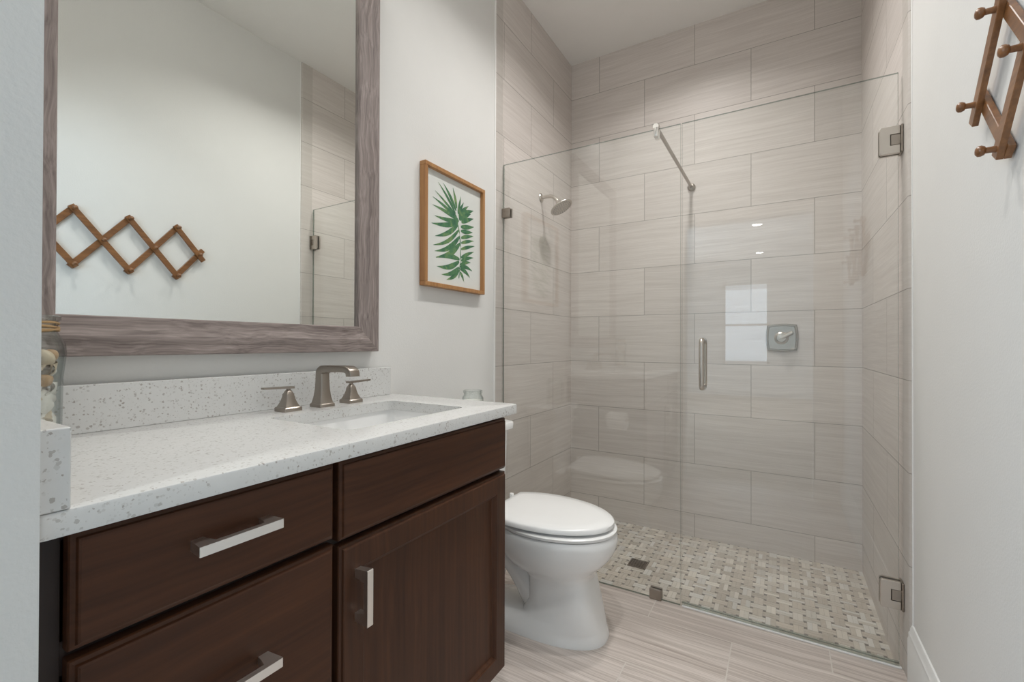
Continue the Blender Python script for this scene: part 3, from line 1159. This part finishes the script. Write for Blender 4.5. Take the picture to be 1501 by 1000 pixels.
# support bar from the panel to the back wall
bar = thing('support_bar', 'thin metal support bar running from the glass top to the back wall', 'bar', (0.778, GY, 2.022))
bm = B()
tube(bm, [(0.778, GY - 0.008, 2.022), (0.778, -0.012, 2.028)], 0.0085, 20)
obj('rod', bm, NICKEL_W, bar, 40)
bm = B()
lathe(bm, [(0.0005, 0.0), (0.021, 0.0), (0.0225, -.003), (0.0225, -.009), (0.019, -.012), (0.013, -.014), (0.013, -.022), (0.0085, -.023)], (0.778, -0.0005, 2.028), 'y', 28)
obj('flange', bm, NICKEL_W, bar, 40)
bm = B()
lathe(bm, [(0.0005, -.013), (0.012, -.013), (0.0135, -.011), (0.0135, .018), (0.009, .02)], (0.778, GY - 0.006, 2.022), 'y', 24)
lathe(bm, [(0.0095, 1.978), (0.0105, 1.980), (0.0105, 2.016)], (0.778, GY - 0.0120, 0), 'z', 20, True, True)
lathe(bm, [(0.0095, 1.978), (0.0105, 1.980), (0.0105, 2.016)], (0.778, GY + 0.0155, 0), 'z', 20, True, True)
obj('glass_clamp', bm, CHROME, bar, 40)

# ------------------------------------------------------------------ shower fittings
sh = thing('showerhead', 'brushed nickel shower head on a curved arm on the tiled wall', 'shower head', (0.0, -0.457, 1.962))
sy = -0.457
bm = B()
lathe(bm, [(0.0005, .012), (0.014, .012), (0.020, .009), (0.027, .003), (0.028, 0.0005)], (0, sy, 1.965), 'x', 28)
obj('flange', bm, NICKEL, sh, 40)
bm = B()
tube(bm, smooth_path([(0.004, sy, 1.965), (0.045, sy, 1.966), (0.078, sy, 1.960), (0.100, sy, 1.940), (0.116, sy, 1.918)], 6), 0.0105, 18)
obj('arm', bm, NICKEL, sh, 40)
ax = Vector((0.116, 0, 1.918)) - Vector((0.100, 0, 1.940))
ax = Vector((0.5, 0.0, -0.86)).normalized()
q = Vector((0, 0, 1)).rotation_difference(ax).to_matrix()
c0 = Vector((0.112, sy, 1.925))
bm = B()
prof = [(0.0005, -.004), (0.012, -.004), (0.015, .004), (0.016, .014), (0.022, .022), (0.040, .030), (0.060, .036), (0.0675, .040), (0.069, .043), (0.068, .046), (0.062, .0475), (0.0005, .0495)]
lathe(bm, prof, c0, q, 40)
head = obj('head', bm, NICKEL, sh, 50)
bm = B()
for ring, cnt in ((0.010, 6), (0.022, 12), (0.034, 16), (0.046, 22), (0.055, 26)):
    for k in range(cnt):
        a = 2 * PI * (k + 0.5 * (cnt % 4)) / cnt
        p = c0 + q @ Vector((ring * math.cos(a), ring * math.sin(a), 0.0484))
        lathe(bm, [(0.0022, -.001), (0.0017, .0018), (0.0003, .002)], p, q, 8)
obj('nozzles', bm, GREYDARK, head)

va = thing('shower_valve', 'square brushed nickel shower valve with a lever on the back wall', 'shower valve', (1.2425, -0.0005, 1.126))
bm = B()


def bulged(h, y, bul):
    pts = []
    n = 8
    base = [(-h, -h), (h, -h), (h, h), (-h, h)]
    nr = [(0, -1), (1, 0), (0, 1), (-1, 0)]
    for k in range(4):
        a, b = base[k], base[(k + 1) % 4]
        for i in range(n):
            t = i / n
            s = bul * math.sin(PI * t)
            t = t if 0 < i else 0.012
            pts.append((1.2425 + a[0] + (b[0] - a[0]) * t + nr[k][0] * s, y, 1.126 + a[1] + (b[1] - a[1]) * t + nr[k][1] * s))
    return pts


loft(bm, [bulged(.070, -0.0005, .006), bulged(.070, -0.007, .006), bulged(.067, -0.011, .006), bulged(.060, -0.012, .006), bulged(.058, -0.0095, .006)])
plate = obj('plate', bm, NICKEL_W, va, 30)
bm = B()
lathe(bm, [(0.034, -.009), (0.034, -.020), (0.030, -.024), (0.024, -.026), (0.0235, -.050), (0.021, -.056), (0.0005, -.059)], (1.240, 0, 1.124), 'y', 32)
obj('hub', bm, NICKEL, va, 40)
bm = B()
tube(bm, [(1.240, -0.047, 1.124), (1.262, -0.052, 1.137), (1.292, -0.058, 1.153)], [0.013, 0.0105, 0.0085], 16)
obj('lever', bm, NICKEL, va, 40)

# floor drain
dr = thing('floor_drain', 'small square slotted metal drain in the mosaic shower floor', 'drain', (0.597, -0.502, -0.0585))
bm = B()
dc = (0.597, -0.502)
dh = 0.046
for a, b in (((-dh, -dh), (dh, -dh + .006)), ((-dh, dh - .006), (dh, dh)), ((-dh, -dh), (-dh + .006, dh)), ((dh - .006, -dh), (dh, dh))):
    box(bm, (dc[0] + a[0], dc[1] + a[1], -0.0585), (dc[0] + b[0], dc[1] + b[1], -0.0565))
for k in range(1, 6):
    y = dc[1] - dh + k * 2 * dh / 6
    box(bm, (dc[0] - dh, y - .004, -0.0585), (dc[0] + dh, y + .004, -0.057))
for k in range(1, 7):
    x = dc[0] - dh + k * 2 * dh / 7
    box(bm, (x - .0028, dc[1] - dh, -0.0585), (x + .0028, dc[1] + dh, -0.057))
obj('grate', bm, plain('drain_steel', (0.33, 0.29, 0.25), 0.4, 1.0), dr)
bm = B()
box(bm, (dc[0] - dh, dc[1] - dh, -0.0590), (dc[0] + dh, dc[1] + dh, -0.0583))  # near-black sheet standing in for the shade below the slots
obj('pan', bm, DARK, dr)

# ------------------------------------------------------------------ accordion coat rack on the right wall
rk = thing('coat_rack', 'brown wooden accordion peg rack hanging on the painted right wall', 'coat rack', (XR, -1.91, 1.57))
zt, zm, zb = 1.706, 1.578, 1.449
ty = [-2.124, -1.916, -1.709]
my = [-2.226, -2.020, -1.8125, -1.605]
XB0, XB1, XF1 = XR - 0.004, XR - 0.0142, XR - 0.0242


def slat(y0, z0, y1, z1, xa, xb, e0, e1):
    bm = B()
    a, b = Vector((y0, z0)), Vector((y1, z1))
    d = (b - a).normalized()
    n = Vector((-d.y, d.x)) * 0.0130
    a2, b2 = a - d * e0, b + d * e1
    r = []
    for x, k in ((xa, 1.0), (xb + (0.001 if xb < xa else -0.001), 1.0), (xb, 0.9)):
        r.append([(x, *(a2 + n * k)), (x, *(a2 - n * k)), (x, *(b2 - n * k)), (x, *(b2 + n * k))])
    loft(bm, r)
    obj('slat', bm, RACKW, rk)


E0 = 0.016
ST = 0.040
# back layer rises toward the shower, front layer falls
back = [((my[0], zm), (ty[0], zt), ST, E0), ((ty[0], zb), (ty[1], zt), E0, E0), ((ty[1], zb), (ty[2], zt), E0, E0), ((ty[2], zb), (my[3], zm), E0, ST)]
frnt = [((my[0], zm), (ty[0], zb), ST, E0), ((ty[0], zt), (ty[1], zb), E0, E0), ((ty[1], zt), (ty[2], zb), E0, E0), ((ty[2], zt), (my[3], zm), E0, ST)]
for a, b, e0, e1 in back:
    slat(*a, *b, XB0, XB1, e0, e1)
for a, b, e0, e1 in frnt:
    slat(*a, *b, XB1 - 0.0003, XF1, e0, e1)
for y, z in [(y, zt) for y in ty] + [(y, zm) for y in my] + [(y, zb) for y in ty]:
    bm = B()
    lathe(bm, [(0.0065, XF1 + .001), (0.0055, XF1 - .006), (0.0055, XF1 - .014), (0.0080, XF1 - .0152), (0.0100, XF1 - .0195), (0.0096, XF1 - .0238), (0.0062, XF1 - .0268), (0.0004, XF1 - .0280)], (0, y, z), 'x', 20)
    obj('peg', bm, RACKW, rk, 50)
for y, z in [(ty[0], zt), (ty[2], zt), (ty[0], zb), (ty[2], zb), (my[1], zm), (my[2], zm)]:
    bm = B()
    lathe(bm, [(0.008, XB0 - .001), (0.008, XR + 0.0)], (0, y, z), 'x', 12, True, True)
    obj('wall_spacer', bm, RACKW, rk)

# ------------------------------------------------------------------ jar of seashells at the left end of the counter
jx, jy = 0.082, -2.622
sj = thing('shell_jar', 'clear glass jar of seashells tied with twine at the left end of the counter', 'jar', (jx, jy, CT))
bm = B()
z = CT
prof = [(0.0005, z), (0.042, z), (0.0465, z + .006), (0.046, z + .03), (0.0470, z + .12), (0.0515, z + .165), (0.050, z + .182), (0.043, z + .197), (0.039, z + .205), (0.039, z + .222), (0.0435, z + .226), (0.0435, z + .232), (0.040, z + .234),
        (0.0365, z + .230), (0.036, z + .205), (0.040, z + .195), (0.047, z + .180), (0.0485, z + .165), (0.0442, z + .12), (0.0432, z + .03), (0.043, z + .010), (0.0005, z + .008)]
lathe(bm, prof, (jx, jy, 0), seg=40)
obj('glass', bm, JARGLASS, sj, 40)
bm = B()
hx = [(jx + 0.0405 * math.cos(a), jy + 0.0405 * math.sin(a), z + 0.205 + 0.018 * (a / (2 * PI * 4)) + 0.0024 * math.sin(a * 1.7)) for a in [k * 2 * PI / 24 for k in range(24 * 4 + 1)]]
tube(bm, hx, [0.0019 + 0.0008 * math.sin(k * 1.3) for k in range(len(hx))], 6)
obj('twine', bm, TWINE, sj, 60)

SHELLM = [plain('shell_white', (0.86, 0.82, 0.76), 0.5, var=0.12, scale=80), plain('shell_cream', (0.70, 0.58, 0.43), 0.5, var=0.2, scale=60),
          plain('shell_tan', (0.52, 0.33, 0.18), 0.5, var=0.3, scale=70)]


def shell_mesh(kind):
    bm = B()
    if kind == 0:      # long spiral cone
        rings = []
        for i in range(15):
            t = i / 14
            r = 0.0095 * (1 - t) ** 0.8 * (1 + 0.13 * math.cos(t * 2 * PI * 6)) + 0.0004
            rings.append([(0.042 * t - 0.018, r * math.cos(2 * PI * j / 12), r * math.sin(2 * PI * j / 12)) for j in range(12)])
        loft(bm, rings)
    elif kind == 1:    # ribbed scallop, domed
        n, mrows = 17, 5
        top = []
        for i in range(mrows + 1):
            s = i / mrows
            top.append([(0.026 * s * math.cos(a) - 0.012, 0.026 * s * math.sin(a), 0.010 * math.sin(PI * (0.15 + 0.85 * s)) + 0.0012 * s * (j % 2)) for j, a in enumerate([(-1.1 + 2.2 * k / (n - 1)) for k in range(n)])])
        V = loft(bm, top, False, False, closed=False)
        bot = [[(x, y, zz * 0.55 - 0.0015) for x, y, zz in r] for r in top]
        loft(bm, bot, False, False, closed=False)
        rim_t = [p for p in top[-1]]
        rim_b = [p for p in bot[-1]]
        loft(bm, [rim_t, rim_b], False, False, closed=False)
    else:              # round snail shell
        rings = []
        for i in range(11):
            t = i / 10
            a = PI * t
            rings.append([(0.014 * math.cos(a) * 0.8, (0.014 * math.sin(a) + 0.0003) * math.cos(2 * PI * j / 14) * (1 + 0.08 * math.sin(4 * a)), (0.014 * math.sin(a) + 0.0003) * math.sin(2 * PI * j / 14)) for j in range(14)])
        loft(bm, rings)
    bmesh.ops.recalc_face_normals(bm, faces=bm.faces)
    me = bpy.data.meshes.new('seashell')
    bm.to_mesh(me)
    bm.free()
    for p in me.polygons:
        p.use_smooth = True
    return me


SHM = {}
for k in range(3):
    for i, mt in enumerate(SHELLM):
        me = shell_mesh(k)
        me.materials.append(mt)
        SHM[(k, i)] = me
SHL = {0: 'long pointed spiral seashell inside the twine-tied glass jar', 1: 'ribbed fan-shaped seashell inside the twine-tied glass jar', 2: 'round snail seashell inside the twine-tied glass jar'}
SHC = {0: 'white ', 1: 'cream ', 2: 'tan '}
rs = random.Random(11)
zl = CT + 0.025
for layer in range(8):
    cnt = 7
    for c in range(cnt):
        a = 2 * PI * c / cnt + layer * 0.5 + rs.uniform(-.15, .15)
        kind = rs.choice((0, 0, 0, 1, 1, 2))
        mi = rs.choice((0, 0, 0, 1, 1, 2, 2))
        rr = {0: 0.0265, 1: 0.0280, 2: 0.0275}[kind]
        if layer == 0:
            rr *= 0.85
        o = bpy.data.objects.new('seashell', SHM[(kind, mi)])
        COL.objects.link(o)
        o.location = (jx + rr * math.cos(a), jy + rr * math.sin(a), zl + rs.uniform(-.004, .004))
        if kind == 0:
            o.rotation_euler = (rs.uniform(-.3, .3), rs.choice((-1, 1)) * rs.uniform(0.3, 1.1), a + PI / 2 + rs.uniform(-.2, .2))
        elif kind == 1:
            o.rotation_euler = (PI / 2 + rs.uniform(-.2, .2), rs.uniform(0, 6.28), a + PI / 2)
        else:
            o.rotation_euler = (rs.uniform(0, 3), rs.uniform(0, 3), rs.uniform(0, 3))
        s_ = rs.uniform(0.95, 1.1)
        o.scale = (s_, s_, s_)
        tag(o, SHC[mi] + SHL[kind], 'seashell', SHC[mi] + ('pointed', 'fan', 'round')[kind] + ' seashells in the jar')
    zl += 0.0188
